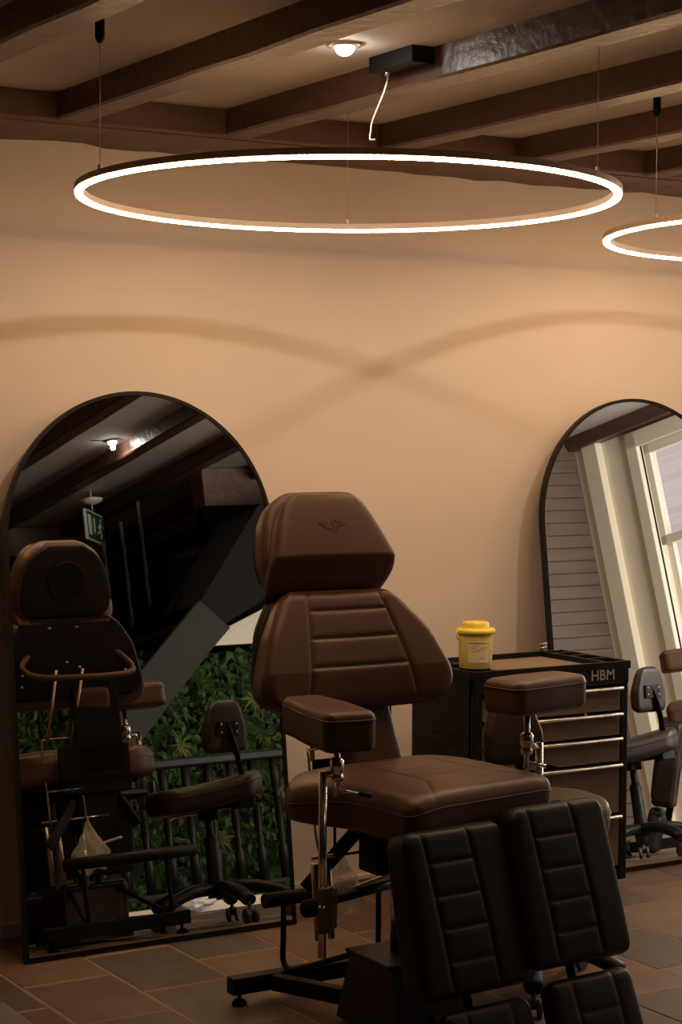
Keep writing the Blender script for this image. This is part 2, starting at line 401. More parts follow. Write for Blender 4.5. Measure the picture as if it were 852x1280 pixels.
# plank partition facing the mirror
pw = struct(MB().box((6.62, 1.34, 0), (7.95, 1.44, 2.62)).build('wall_partition', M['plank']), 'grey painted plank partition')
z = .02
while z < 2.5:
    MB().box((6.62, 1.44, z+.001), (7.93, 1.458, z+.081), .005).build('plank', M['plank'], pw); z += .082

# ------------------------------------------------------------------ stair side, balustrade, green wall (seen in the left-hand mirror)
struct(MB().box((5.45, .50, -.2), (6.6, .60, 2.62)).build('wall_stair', M['blackmat']), 'dark stairwell wall')
struct(MB().box((3.3, -1.25, -.2), (5.6, -1.15, 2.62)).build('wall_hall', M['blackmat']), 'dark wall beyond the stairs')
struct(MB().box((3.1, 1.90, -.01), (6.4, 2.06, .045), .006).build('trim_33', M['plinth']), 'pale plinth under the balustrade')
bal = thing('balustrade', 'black turned baluster railing in front of the green plant wall', 'railing', (4.7, 2.0, .045))
MB().box((3.2, 1.965, .735), (6.3, 2.035, .785), .012).build('handrail', M['black'], bal)
MB().box((3.2, 1.98, .09), (6.3, 2.02, .115), .004).build('bottom_rail', M['black'], bal)
bprof = [(.0, 0), (.026, 0), (.026, .16), (.014, .18), (.026, .21), (.015, .235), (.024, .30), (.018, .42), (.025, .435), (.013, .45), (.025, .47), (.025, .63), (.0, .63)]
bb = MB().lathe((3.26, 2.0, .115), bprof, 10).build('baluster', M['black'], bal)
for k in range(1, 24):
    c = bb.copy(); COL.objects.link(c); c.parent = bal; c.location = (k*.13, 0, 0)
for x in (3.2, 6.3): MB().box((x-.03, 1.97, .045), (x+.03, 2.03, .84), .008).build('newel_post', M['black'], bal)
# green wall: backing panel + leaves
gw = thing('plant_wall', 'dense green artificial plant wall behind the black railing', 'plant wall', (4.9, 1.2, 0))
MB().box((3.6, 1.10, -.1), (6.3, 1.16, 1.42)).build('backing', M['soil'], gw)
def leaves(n, xr, zr, y, ln, seed, wide=.28, fan=1):
    random.seed(seed); g = MB()
    for _ in range(n):
        c = Vector((random.uniform(*xr), y+random.uniform(0, .09), random.uniform(*zr)))
        a0 = random.uniform(0, 2*PI)
        for j in range(fan):
            a = a0+(j-fan/2)*(.42 if fan < 8 else 2*PI/fan)+random.uniform(-.1, .1); L = random.uniform(*ln)
            d = Vector((math.cos(a), random.uniform(.15, .8), math.sin(a))).normalized()
            s_ = d.cross(Vector((0, 1, 0))).normalized()*L*wide; dr = Vector((0, 0, -L*.22))
            g.add([c, c+d*L*.45+s_, c+d*L+dr, c+d*L*.45-s_, c+d*L*.5+Vector((0, .006, 0))], [(0, 4, 1), (1, 4, 2), (0, 3, 4), (3, 2, 4)])
    return g
o = leaves(5200, (3.6, 6.3), (-.05, 1.42), 1.16, (.025, .07), 1).build('foliage', M['leaf'], gw); o['kind'] = 'stuff'
o = leaves(110, (3.7, 6.2), (.0, 1.35), 1.20, (.05, .11), 2, .08, 12).build('fern_rosettes', M['leaf'], gw); o['kind'] = 'stuff'
o = leaves(12, (3.7, 6.2), (.2, 1.35), 1.24, (.06, .12), 5, .08, 11).build('pale_rosettes', M['leaf2'], gw); o['kind'] = 'stuff'
uw = thing('upper_plant_wall', 'darker sparse foliage beside the upper stair flight', 'plant wall', (4.6, -1.1, 1.5))
o = leaves(500, (3.6, 5.5), (1.3, 2.25), -1.12, (.05, .13), 9).build('foliage', M['leaf'], uw); o['kind'] = 'stuff'
# stair: sloping stringer, soffit, treads
st = thing('staircase', 'dark sloping staircase with grey stringer passing over the plant wall', 'stairs', (4.6, 1.55, 0))
MB().prism([(4.83, 1.66), (5.00, 1.50), (4.83, 1.35), (4.31, .84), (3.75, .28), (3.60, .48), (4.30, 1.17)], .045, 1, 1.56).build('stringer', M['stair'], st)
MB().prism([(4.86, 1.66), (4.98, 1.52), (6.2, 2.10), (6.2, 2.45), (5.3, 2.2)], .5, 1, 1.05).build('upper_soffit', M['blackmat'], st)
for k in range(8):
    x = 3.78+.145*k; z = .52+.145*k
    MB().box((x-.02, .72, z), (x+.16, 1.55, z+.03), .004).build('tread', M['stair'], st)
MB().prism([(4.92, 1.44), (5.9, 1.44), (5.9, 1.84), (5.05, 1.51)], .03, 1, 1.30).build('fascia', M['plinth'], st)
for k in range(9):
    x = 3.95+.12*k; z = 1.0+.115*k
    if k > 6: continue
    MB().lathe((x, 1.30, z), [(.0, 0), (.014, 0), (.014, .12), (.008, .14), (.016, .22), (.009, .40), (.016, .42), (.012, .46), (.012, .60), (0, .60)], 8).build('baluster', M['blackmat'], st)
# end plate of the beams over the stairs
struct(MB().box((5.40, .56, 2.38), (6.6, .72, 2.62), .006).build('trim_34', M['plate']))
struct(MB().box((3.3, -1.15, 2.42), (5.5, -1.0, 2.62), .006).build('trim_35', M['plate']))
# hanging emergency exit sign
ex = thing('exit_sign', 'green and white running man exit sign hanging from ceiling', 'sign', (4.93, .10, 2.36))
d = Vector((.656, -.755, 0)); nrm = Vector((-.755, -.656, 0))
XS = Matrix((d, Vector((0, 0, 1)), d.cross(Vector((0, 0, 1))))).transposed().to_4x4(); XS.translation = Vector((4.93, .10, 2.385)); XS = XS @ Matrix.Scale(1.15, 4)
MB().box((-.16, -.085, -.008), (.16, .085, .008), .004, XS).build('panel', M['pict'], ex)
for sgn in (1, -1):
    zf = .0085 if sgn > 0 else -.0105
    MB().box((-.15, -.075, zf), (.15, .075, zf+.002), 0, XS).build('green_face', M['sign'], ex)
    zt = zf+.002 if sgn > 0 else zf-.002
    g = MB(); g.box((-.135, -.055, zt), (-.085, .055, zt+.002), 0, XS)                       # door
    g.tube([(-.035, .045, zt+.001), (-.035, -.03, zt+.001)], .006, 6, X=XS)                 # arrow
    g.add([(-.055, -.02, zt+.001), (-.015, -.02, zt+.001), (-.035, -.052, zt+.001)], [(0, 1, 2)], False, XS)
    g.ball((.085, .045, zt), .012, 8, (1, 1, .2), XS)                                       # running figure
    for a, b in (((.08, .03), (.065, -.005)), ((.065, -.005), (.09, -.025)), ((.09, -.025), (.075, -.055)), ((.065, -.005), (.04, -.03)), ((.04, -.03), (.02, -.028)), ((.078, .022), (.11, .01)), ((.078, .022), (.05, .012)), ((.05, .012), (.045, -.005))):
        g.tube([(a[0], a[1], zt+.001), (b[0], b[1], zt+.001)], .007, 6, X=XS, flat=.5)
    g.build('pictogram', M['pict'], ex)
MB().cyl((4.93, .10, 2.49), (4.93, .10, ZC), .004, 8).build('rod', M['white'], ex)
MB().lathe((4.93, .10, ZC-.09), [(0, .0), (.03, .0), (.06, .012), (.075, .03), (.02, .045)], 20).build('ceiling_rose', M['white'], ex)

# ------------------------------------------------------------------ downlights
for i, ((x, y), pw_) in enumerate(SPOTS):
    lab = ['lit recessed downlight in the ceiling strip above the ring lamp', 'downlight above the second ring lamp outside the photo on the right',
           'lit downlight near the stairs seen in the left mirror'][i]
    t = thing('downlight', lab, 'ceiling light', (x, y, ZC-.004), 'ceiling downlights')
    MB().lathe((x, y, ZC-.010), [(.022, .004), (.026, .0), (.042, .002), (.046, .008), (.046, .012)], 28).build('bezel', M['alu'], t)
    MB().ball((x, y, ZC-.008), .026, 16, (1, 1, .9)).build('bulb', M['spot'], t)
    l = lamp('downlight_lamp', 'SPOT', (x, y, ZC-.04), pw_, SPOT_COL, .014, 165, .35); l.parent = t; l.location = (0, 0, -.038)
    MB().box((x-.13, y-.004, ZC-.003), (x-.045, y+.004, ZC+.001)).build('spring_clip', M['blackmat'], t)

# ------------------------------------------------------------------ ring lamps
def ring_lamp(cx, cy, z, R, label, ref=None):
    t = thing('ring_pendant_lamp', label, 'ceiling light', (cx, cy, z), 'ring pendant lamps')
    ax = Vector((.854, -.52, 0)); ay = Vector((-.52, -.854, 0)); tilt = math.radians(1.0); ay = ay*math.cos(tilt)+Vector((0, 0, 1))*math.sin(tilt); az = ax.cross(ay)
    if az.z < 0: az = -az
    C = Vector((cx, cy, z))
    def sweep(prof, n=180):
        vs = []; fs = []; k = len(prof)
        for i in range(n):
            a = 2*PI*i/n; d = ax*math.cos(a)+ay*math.sin(a)
            vs += [C+d*(R+p[0])+az*p[1] for p in prof]
        for i in range(n):
            for j in range(k): fs.append((i*k+j, i*k+(j+1) % k, ((i+1) % n)*k+(j+1) % k, ((i+1) % n)*k+j))
        return MB().add(vs, fs, True)
    h = .016
    ob = sweep([(-.012, 0), (-.012, h), (.012, h), (.012, 0), (.010, -.001), (-.010, -.001)]).build('ring_profile', M['ring'], t)
    for p in ob.data.polygons: p.use_smooth = False
    sweep([(-.0095, -.001), (.0095, -.001), (.0095, -.006), (.006, -.0085), (-.006, -.0085), (-.0095, -.006)]).build('diffuser', M['glow'], t)
    for a in (270, 30, 150):
        a_ = math.radians(a); d = ax*math.cos(a_)+ay*math.sin(a_); p = C+d*R+az*h
        top = ZC
        if a == 330: pass
        w = MB().cyl(p, (p.x, p.y, top), .0011, 6).build('suspension_wire', M['wire'], t)
        MB().cyl(p-Vector((0, 0, .002)), p+Vector((0, 0, .014)), .0055, 10).build('wire_grip', M['ring'], w)
        if a != 90 or True:
            MB().lathe((p.x, p.y, top-.058), [(0, 0), (.006, 0), (.012, .012), (.012, .058), (0, .058)], 14).build('ceiling_gripper', M['blackmat'], w)
    return t, C, ax, ay, az
R1, C1, ax1, ay1, az1 = ring_lamp(2.691, 4.39, 2.232, .712, 'large glowing ring pendant lamp hanging over the tattoo chair')
R2, C2, ax2, ay2, az2 = ring_lamp(4.585, 4.51, 2.236, .712, 'second ring pendant lamp cut off by the right edge of the photo')
# driver box on the ceiling beam with its cable
dbox = MB().box((2.800, 4.25, 2.580), (2.872, 4.465, ZC), .003).build('driver_box', M['blackmat'], R1)
cb = smooth([(2.825, 4.41, 2.580), (2.820, 4.40, 2.56), (2.765, 4.33, 2.51), (2.66, 4.22, 2.41), (2.56, 4.07, 2.355), (2.47, 3.93, 2.31), (2.37, 3.745, 2.278)], 8)
MB().tube(cb, .0022, 8).build('power_cable', M['cable'], R1)
MB().lathe((2.825, 4.41, 2.570), [(0, 0), (.006, 0), (.006, .012), (0, .012)], 12).build('cable_gland', M['alu'], dbox)

# ------------------------------------------------------------------ arched mirrors
def arched_mirror(cx, y0, W_, H_, th, label):
    t = thing('arched_mirror', label, 'mirror', (cx, y0, 0), 'arched floor mirrors')
    X = Matrix.Translation((cx, y0, 0)) @ Matrix.Rotation(-th, 4, 'X')     # local x lateral, z up, -y front
    Rr = W_/2; n = 64
    def outline(r_, zb): return [(-r_, zb)]+[(-r_*math.cos(PI*k/n), H_-Rr+r_*math.sin(PI*k/n)) for k in range(n+1)]+[(r_, zb)]
    o_ = outline(Rr, 0.); i_ = outline(Rr-.012, .016)
    k = len(o_); vs = []
    for yy in (-.010, .012):
        vs += [(x, yy, z) for x, z in o_]+[(x, yy, z) for x, z in i_]
    fs = []
    for j in range(k):
        j2 = (j+1) % k
        fs += [(j, j2, j2+k, j+k), (2*k+j, 3*k+j, 3*k+j2, 2*k+j2), (j, 2*k+j, 2*k+j2, j2), (j+k, j2+k, 3*k+j2, 3*k+j)]
    MB().add(vs, fs, False, X).build('frame', M['black'], t)
    g = MB(); g.add([(x, -.006, z) for x, z in i_], [tuple(range(k))], False, X); g.build('mirror_glass', M['mirror'], t)
    g = MB(); g.add([(x, .012, z) for x, z in i_], [tuple(range(k))], False, X); g.build('back_board', M['blackmat'], t)
    MB().tube([(0, .02, 1.45), (0, .05, 1.40)], .01, 8, X=X).build('prop_hinge', M['black'], t)
    a = X @ Vector((0, .05, 1.40)); MB().tube([a, (cx, YW-.022, .012)], .012, 8).build('prop_leg', M['black'], t)
    return t
TH = .127
arched_mirror(2.635, 5.375, .94, 1.745, TH, 'left arched black-framed mirror leaning behind the tattoo chair')
arched_mirror(4.705, 5.40, .94, 1.745, TH, 'right arched black-framed mirror behind the tool trolley reflecting the window')

# ------------------------------------------------------------------ tool trolley
TX0, TX1, TY0, TY1, TZ0, TZ1 = 3.535, 4.170, 4.987, 5.345, .10, .835
tr = thing('tool_trolley', 'dark steel drawer trolley with bright handles beside right mirror', 'tool trolley', ((TX0+TX1)/2, (TY0+TY1)/2, 0))
body = MB()
body.box((TX0, TY0+.012, TZ0), (TX0+.018, TY1, TZ1-.03), .003).box((TX1-.018, TY0+.012, TZ0), (TX1, TY1, TZ1-.03), .003)
body.box((TX0+.018, TY1-.012, TZ0), (TX1-.018, TY1, TZ1-.03)).box((TX0+.018, TY0+.014, TZ0), (TX1-.018, TY1-.012, TZ0+.03))
body.box((TX0, TY0, TZ0), (TX0+.032, TY0+.03, TZ1-.03), .004).box((TX1-.032, TY0, TZ0), (TX1, TY0+.03, TZ1-.03), .004)
body.box((TX0+.03, TY0+.004, TZ0), (TX1-.03, TY0+.03, TZ0+.035)).box((TX0, TY0-.004, .765), (TX1, TY0+.03, TZ1), .004)
body.box((TX0+.02, TY0+.035, TZ0+.04), (TX1-.02, TY1-.02, .75))
body.build('body', M['black'], tr)
sp = MB()
for i in range(13):
    for j in range(2): sp.box((TX0-.0015, 5.10+j*.09, .20+i*.035), (TX0+.001, 5.13+j*.09, .206+i*.035))
sp.build('perforations', M['blackmat'], tr)['kind'] = 'stuff'
edges = [.752, .664, .581, .492, .318, .138]
for zt, zb in zip(edges, edges[1:]):
    dr = MB().box((TX0+.035, TY0-.002, zb+.012), (TX1-.036, TY0+.02, zt+.002), .003).build('drawer', M['drawer'], tr)
    MB().tube([(TX0+.035, TY0-.014, zt), (TX1-.036, TY0-.014, zt)], .0085, 10, flat=.75).box((TX0+.035, TY0-.012, zt-.004), (TX1-.036, TY0, zt+.003)).build('handle', M['alu'], dr)
MB().box((TX1-.19, TY0-.008, .669), (TX1-.182, TY0-.002, .675), .001).build('lock_tab', M['alu'], tr)
top = MB(); zt = TZ1+.006; wl = .085
for lo, hi in (((TX0-.006, TY0-.006, TZ1-.02), (TX1+.006, TY0+.008, zt)), ((TX0-.006, TY1-.006, TZ1-.02), (TX1+.006, TY1+.008, zt)),
               ((TX0-.006, TY0, TZ1-.02), (TX0+.008, TY1, zt)), ((TX1-.008, TY0, TZ1-.02), (TX1+.006, TY1, zt)),
               ((TX0+wl, TY0, TZ1-.02), (TX0+wl+.012, TY1, zt)), ((TX1-wl-.012, TY0, TZ1-.02), (TX1-wl, TY1, zt)),
               ((TX0, TY0, TZ1-.035), (TX1, TY1, TZ1-.02))): top.box(lo, hi, .002)
for xa in (TX0, TX1-wl):
    for yy in (.105, .205): top.box((xa, TY0+yy, TZ1-.02), (xa+wl, TY0+yy+.012, zt), .002)
    top.box((xa, TY0+.29, TZ1-.02), (xa+wl, TY0+.302, zt), .002)
top.build('tray_top', M['black'], tr)
MB().box((TX0+wl+.012, TY0+.008, TZ1-.02), (TX1-wl-.012, TY1-.006, TZ1-.012)).build('rubber_mat', M['mat'], tr)
for lx, ly in ((TX0+.09, TY0+.08), (TX1-.20, TY0+.12), (TX0+.09, TY1-.07), (TX1-.20, TY1-.07)):
    MB().cyl((lx, ly-.012, .038), (lx, ly+.012, .038), .038, 20).box((lx-.018, ly-.02, .05), (lx+.018, ly+.02, .10), .004).build('castor', M['blackmat'], tr)
f = bpy.data.curves.new('lettering', 'FONT'); f.body = 'HBM'; f.size = .049; f.extrude = .0012; f.space_character = 1.02; f.offset = .0006
fo = bpy.data.objects.new('lettering', f); COL.objects.link(fo); f.materials.append(M['alu'])
bpy.context.view_layer.update()
fm = bpy.data.meshes.new_from_object(fo); bpy.data.objects.remove(fo)
g = MB(); g.add([v.co[:] for v in fm.vertices], [tuple(p.vertices) for p in fm.polygons], False, Matrix.Translation((4.004, TY0-.006, .783)) @ Matrix.Rotation(PI/2, 4, 'X'))
lt = g.build('lettering', M['alu'], tr); lt['label'] = 'silver letters HBM'

# sharps container
sx, sy, sz = 3.603, 5.075, TZ1+.006
sc = thing('sharps_container', 'yellow plastic sharps bin with lid on left corner of trolley', 'container', (sx, sy, sz))
MB().lathe((sx, sy, sz), [(0, 0), (.050, 0), (.053, .004), (.0575, .118), (.0575, .124), (0, .124)], 40).build('tub', M['yellow'], sc)
lid = MB().lathe((sx, sy, sz+.112), [(.0585, 0), (.064, .002), (.065, .012), (.061, .018), (.043, .022), (.043, .020)], 40).build('lid', M['yellow2'], sc)
MB().lathe((sx, sy, sz+.132), [(.044, 0), (.044, .014), (.040, .019), (.0, .019)], 36).build('cap', M['yellow2'], lid)
MB().tube(circle((sx-.062, sy, sz+.112), .015, 16, ax=Vector((1, 0, 0)), ay=Vector((0, 0, 1))), .0025, 8, True).build('carry_loop', M['yellow2'], lid)
def patch(a0, a1, z0, z1, r, name, mt, par):
    n = 16; g = MB(); vs = []
    for i in range(n+1):
        a = a0+(a1-a0)*i/n
        for z in (z0, z1): rr = .053+(.0575-.053)*z/.118+r; vs.append((sx+rr*math.cos(a), sy+rr*math.sin(a), sz+z))
    g.add(vs, [(2*i, 2*i+2, 2*i+3, 2*i+1) for i in range(n)], True); return g.build(name, mt, par)
pl = patch(-2.62, -1.32, .022, .088, .0006, 'label', M['paper'], sc)
random.seed(4)
patch(-2.60, -1.34, .0845, .0865, .0009, 'label_print', M['ink'], pl)
for z in (.076, .070, .064, .058, .036):
    for _ in range(2):
        a = -2.55+random.random()*.75; patch(a, a+.22+random.random()*.2, z, z+.0012, .0009, 'label_print', M['ink'], pl)
for (a, z, w) in ((-2.5, .044, .20), (-2.2, .046, .16), (-1.72, .058, .22)):
    patch(a, a+w, z, z+.010, .0009, 'label_print', M['yellow'], pl)

# coiled cord hanging behind the trolley corner
MB().tube([(4.10+.012*math.cos(k*.9)+.003*k*.2, 5.375+.010*math.sin(k*.9), TZ1+.004+.002*k) for k in range(14)], .004, 8).build('coiled_cord', M['copper'])
tag(bpy.data.objects['coiled_cord'], 'small brown coiled cord at the rear corner of the trolley top', 'cord')

# ------------------------------------------------------------------ tattoo chair
def rod(t_, name, pts, r, mt, seg=12): return MB().tube(pts, r, seg).build(name, mt, t_)
def make_chair(label):
    t = thing('tattoo_chair', label, 'tattoo chair', (2.80, 4.35, 0), 'tattoo chairs')
    BK = M['black']
    # base
    cbm = MB().box((2.500, 4.670, .032), (3.05, 4.715, .080), .004).build('rear_crossbar', BK, t)
    for x in (2.53, 3.02): MB().lathe((x, 4.692, 0), [(0, 0), (.020, 0), (.022, .006), (.016, .014), (.006, .018), (.006, .036)], 18).build('levelling_foot', M['blackmat'], cbm)
    def beam(a, b, w, h, name='base_beam'):
        a = Vector(a); b = Vector(b); d = (b-a); L = d.length; d.normalize(); s = d.cross(Vector((0, 0, 1))).normalized(); u = s.cross(d)
        X = Matrix((s, d, u)).transposed().to_4x4(); X.translation = a
        return MB().box((-w/2, 0, -h/2), (w/2, L, h/2), .003, X).build(name, BK, t)
    beam((2.63, 4.67, .056), (2.76, 4.38, .056), .035, .045)
    beam((2.96, 4.67, .056), (2.90, 4.38, .056), .035, .045)
    beam((2.83, 4.25, .045), (2.83, 3.66, .045), .05, .05)
    fc = MB().box((2.60, 3.63, .032), (3.10, 3.675, .078), .004).build('front_crossbar', BK, t)
    for x in (2.63, 3.07): MB().lathe((x, 3.652, 0), [(0, 0), (.020, 0), (.022, .006), (.016, .014), (.006, .018), (.006, .036)], 18).build('levelling_foot', M['blackmat'], fc)
    pb = MB(); # tapered pedestal box
    tp = [(2.712, 4.195), (2.93, 4.195), (2.93, 4.395), (2.712, 4.395)]; bt = [(2.695, 4.12), (2.95, 4.12), (2.95, 4.44), (2.695, 4.44)]
    pb.add([(x, y, .01) for x, y in bt]+[(x, y, .198) for x, y in tp], [(0, 1, 2, 3), (4, 7, 6, 5)]+[(i, i+4, (i+1) % 4+4, (i+1) % 4) for i in range(4)])
    pd = pb.build('pedestal_box', M['drawer_dark'], t)
    MB().box((2.70, 4.185, .195), (2.94, 4.405, .206), .003).build('pedestal_cover', M['drawer_dark'], pd)
    lc = rod(t, 'lift_column', [(2.822, 4.33, .2), (2.822, 4.33, .44)], .021, M['chrome'], 20)
    rod(lc, 'piston', [(2.822, 4.33, .40), (2.822, 4.33, .56)], .014, M['chrome'], 16)
    rod(t, 'gas_cylinder', [(2.650, 4.46, .22), (2.640, 4.47, .43)], .010, M['copper']); rod(t, 'gas_cylinder', [(2.690, 4.46, .22), (2.682, 4.47, .43)], .010, M['copper'])
    # rear foot bar on two bent tubes
    fb = rod(t, 'foot_bar', [(2.605, 4.685, .285), (3.10, 4.70, .285)], .021, M['leather_dark'], 18)
    for x, e in ((2.67, 2.735), (2.99, 2.92)):
        rod(t, 'bent_tube', smooth([(x, 4.69, .27), (x, 4.69, .17), (x, 4.69, .105), (x+(e-x)*.12, 4.665, .085), (x+(e-x)*.3, 4.60, .105), (e, 4.40, .188)], 6), .0085, BK, 10)
    # scissor arms and mechanism under the seat
    X = None
    beam((2.63, 4.50, .355), (2.84, 4.42, .60), .012, .04, 'support_arm'); beam((2.98, 4.50, .40), (2.90, 4.40, .60), .012, .04, 'support_arm')
    MB().box((2.775, 4.36, .40), (2.93, 4.46, .55), .006).box((2.70, 4.10, .53), (2.98, 4.50, .585), .006).build('mechanism_box', BK, t)
    rod(t, 'control_rod', [(2.70, 4.46, .60), (2.70, 4.46, .47)], .004, BK)
    # seat
    XS = Matrix.Translation((2.84, 4.26, .700)) @ Matrix.Rotation(math.radians(9), 4, 'Z')
    # local: x lateral, y = toward wall, z up ; cushion frame x,y,z coincide
    def hs(x, v):     # seat surface: slightly dished, lower at rear sides
        return -.022*max(0, (v-.02)/.26)**2 - .5*max(0, abs(x)-.17)**2*3
    cushion('seat_cushion', XS, -.285, .27, [(-.285, -.280), (-.20, -.272), (-.02, -.268), (.12, -.322), (.20, -.325), (.27, -.270)],
            [(-.285, .238), (-.20, .250), (-.02, .262), (.12, .285), (.20, .285), (.27, .262)], .125, .034, .07, M['leather'], t, .014,
            [((-.115, -.15), (-.115, .10)), ((.115, -.15), (.115, .10)), ((-.115, -.15), (.115, -.15)), ((-.115, -.09), (.115, -.09)), ((-.115, -.02), (.115, -.02)), ((-.115, .06), (.115, .06)), ((.115, -.15), (.20, -.275)), ((-.115, -.15), (-.20, -.275))],
            hs, ct=.13, cb=.045, sd=.0026, sw=.0032, pipe=.0018, step=.0045)
    MB().box((2.66, 4.06, .56), (3.02, 4.47, .60), .006).build('seat_plate', BK, t)
    # neck cushion joining seat and back
    XN = frame((2.845, 4.455, .68), 2, 16)
    cushion('neck_cushion', XN, -.02, .245, [(-.02, -.098), (.245, -.075)], [(-.02, .088), (.245, .055)], .05, .018, .02, M['leather'], t, .006, pipe=.002)
    # backrest
    XB = frame((2.765, 4.425, .86), 0, 17)
    def hb(x, v): return .35*x*x-.02*max(0, 1-v/.10)
    back = cushion('backrest_cushion', XB, .0, .328, [(0, -.262), (.03, -.298), (.075, -.305), (.20, -.262), (.328, -.192)], [(0, .272), (.03, .306), (.075, .310), (.20, .258), (.328, .150)],
            .075, .028, .05, M['leather'], t, .012,
            [((-.158, .012), (-.122, .318)), ((.190, .02), (.108, .318)), ((-.120, .268), (.118, .268)), ((-.133, .190), (.140, .190)), ((-.143, .111), (.162, .111))], hb, ct=.035, cb=.05, sd=.0052, sw=.0030, pipe=.0018, step=.004)
    XB2 = frame((2.765, 4.425+.072, .86+.02), 0, 17)
    cushion('backrest_shell', XB2, .0, .31, [(0, -.25), (.04, -.29), (.20, -.255), (.31, -.185)], [(0, .25), (.04, .29), (.20, .24), (.31, .155)], .04, .018, .05, M['leather_dark'], t, .0, back=True)
    sh = MB()
    for x, v in ((-.2, .10), (.2, .10), (-.03, .14), (.02, .12), (-.2, .06)): sh.ball((x, v, -.044), .006, 8, (1, 1, .5), XB2)
    sh.build('back_screws', M['chrome'], t)
    # headrest: thick front pad, rear pad, black back disc
    XH = frame((2.728, 4.485, 1.205), 0, 18)
    def hh(x, v): 
        e = max(0, .066-v); return -.95*e - .10*x*x
    head = cushion('headrest_cushion', XH, -.028, .252, [(-.028, -.178), (.06, -.187), (.16, -.158), (.252, -.118)], [(-.028, .175), (.03, .215), (.06, .208), (.16, .160), (.252, .104)],
            .070, .022, .045, M['leather'], t, .010, [], hh, ct=.045, cb=.012, pipe=.0018, back=False)
    # embossed winged emblem
    em = MB()
    def ln(pts, r=.0013): em.tube([(x, y, .0098-.10*x*x) for x, y in pts], r, 6, X=XH)
    ex_, ey = .004, .146
    for s in (-1, 1):
        ln([(ex_+s*.010, ey+.010), (ex_+s*.030, ey+.012), (ex_+s*.052, ey+.012)]); ln([(ex_+s*.012, ey+.004), (ex_+s*.034, ey+.004), (ex_+s*.050, ey+.011)])
        ln([(ex_+s*.010, ey-.002), (ex_+s*.026, ey-.004), (ex_+s*.036, ey+.003)]); ln([(ex_, ey-.017), (ex_+s*.012, ey-.012), (ex_+s*.026, ey-.004)])
        ln([(ex_, ey-.011), (ex_+s*.010, ey-.006), (ex_+s*.020, ey-.003)])
    ln([(ex_-.009, ey+.010), (ex_-.004, ey+.020), (ex_, ey+.023), (ex_+.004, ey+.020), (ex_+.009, ey+.010)]); ln([(ex_-.009, ey+.010), (ex_, ey-.002), (ex_+.009, ey+.010)])
    em.build('winged_emblem', M['leather'], head)
    XH2 = frame((2.728, 4.485+.066, 1.205+.012), 0, 18)
    cushion('headrest_rear_cushion', XH2, -.035, .238, [(-.035, -.175), (.05, -.190), (.15, -.168), (.238, -.120)], [(-.035, .175), (.05, .190), (.15, .158), (.238, .102)],
            .085, .03, .06, M['leather'], t, .0, [], None, ct=.06, cb=.03, pipe=.002, backbulge=.008)
    XH3 = XH2 @ Matrix.Translation((0, 0, -.088))
    cushion('headrest_back_panel', XH3, -.028, .225, [(-.028, -.160), (.05, -.176), (.15, -.155), (.225, -.112)], [(-.028, .160), (.05, .176), (.15, .145), (.225, .094)],
            .010, .004, .05, M['leather_dark'], t, .0, [], None, ct=.05, cb=.03, pipe=.0025, backbulge=.004, step=.02)
    hd = MB().cyl((-.005, .10, -.112), (-.005, .10, -.086), .068, 36, X=XH2).build('face_hole_cover', M['blackmat'], t)
    MB().tube(circle((-.005, .10, -.1085), .068, 36), .004, 8, True, XH2).build('cover_rim', M['leather_dark'], hd)
    for x in (-.06, .045): MB().lathe((2.728+x, 4.60, 1.118), [(0, 0), (.014, .002), (.016, .008), (.005, .012), (.005, .03)], 14).build('headrest_screw', M['copper'], t)
    rod(t, 'headrest_bracket', [(2.70, 4.56, 1.02), (2.70, 4.575, 1.20)], .016, BK)
    # grab bar behind the back
    gb = smooth([(2.60, 4.57, 1.04), (2.555, 4.60, .990), (2.601, 4.625, .950), (2.78, 4.635, .938), (2.945, 4.625, .943), (2.977, 4.60, .975), (2.92, 4.57, 1.05)], 8)
    rod(t, 'grab_bar', gb, .0115, M['leather'], 12)
    for x, x2 in ((2.69, 2.627), (2.792, 2.722)):
        rod(t, 'adjusting_strut', [(x, 4.585, .975), (x2+.028, 4.505, .705)], .0065, M['copper'])
    MB().box((2.755, 4.54, .60), (2.935, 4.552, .98), .003).box((2.68, 4.54, .585), (2.955, 4.552, .70), .003).build('back_plate', M['blackmat'], t)
    wf = [(2.664, 4.455, .43), (2.652, 4.48, .50), (2.640, 4.50, .715), (2.652, 4.51, .735), (2.755, 4.51, .735), (2.768, 4.50, .715), (2.79, 4.48, .50), (2.802, 4.455, .44)]
    wfr = rod(t, 'wire_frame', smooth(wf, 4), .0038, M['chrome'], 8)
    rod(wfr, 'frame_crossbar', [(2.646, 4.50, .551), (2.782, 4.50, .553)], .0035, M['chrome'], 8); rod(wfr, 'frame_crossbar', [(2.625, 4.46, .447), (2.89, 4.46, .450)], .005, M['chrome'], 8)
    rod(t, 'release_handle', smooth([(2.783, 4.50, .337), (2.85, 4.50, .352), (2.912, 4.50, .364)], 4), .006, M['copper'], 8)
    # armrests
    for s in (0, 1):
        if s == 0:
            px, py = 2.478, 4.085; XA = Matrix.Translation((px-.012, py+.03, .924)) @ Matrix.Rotation(math.radians(-8), 4, 'Z'); L0, L1, w0, w1 = -.165, .175, .070, .060
        else:
            px, py = 3.13, 4.165; XA = Matrix.Translation((px+.002, py-.015, .945)) @ Matrix.Rotation(math.radians(-80), 4, 'Z'); L0, L1, w0, w1 = -.125, .165, .070, .066
        ap = cushion('armrest_pad', XA, L0, L1, [(L0, -w0), (0, -w0-.002), (.1, -w1), (L1, -w1)], [(L0, w0), (0, w0+.002), (.1, w1), (L1, w1)],   .098 if s == 0 else .090, .020, .03, M['leather'], t, .006, [], pipe=.0022)
        zt_ = .84 if s == 0 else .865
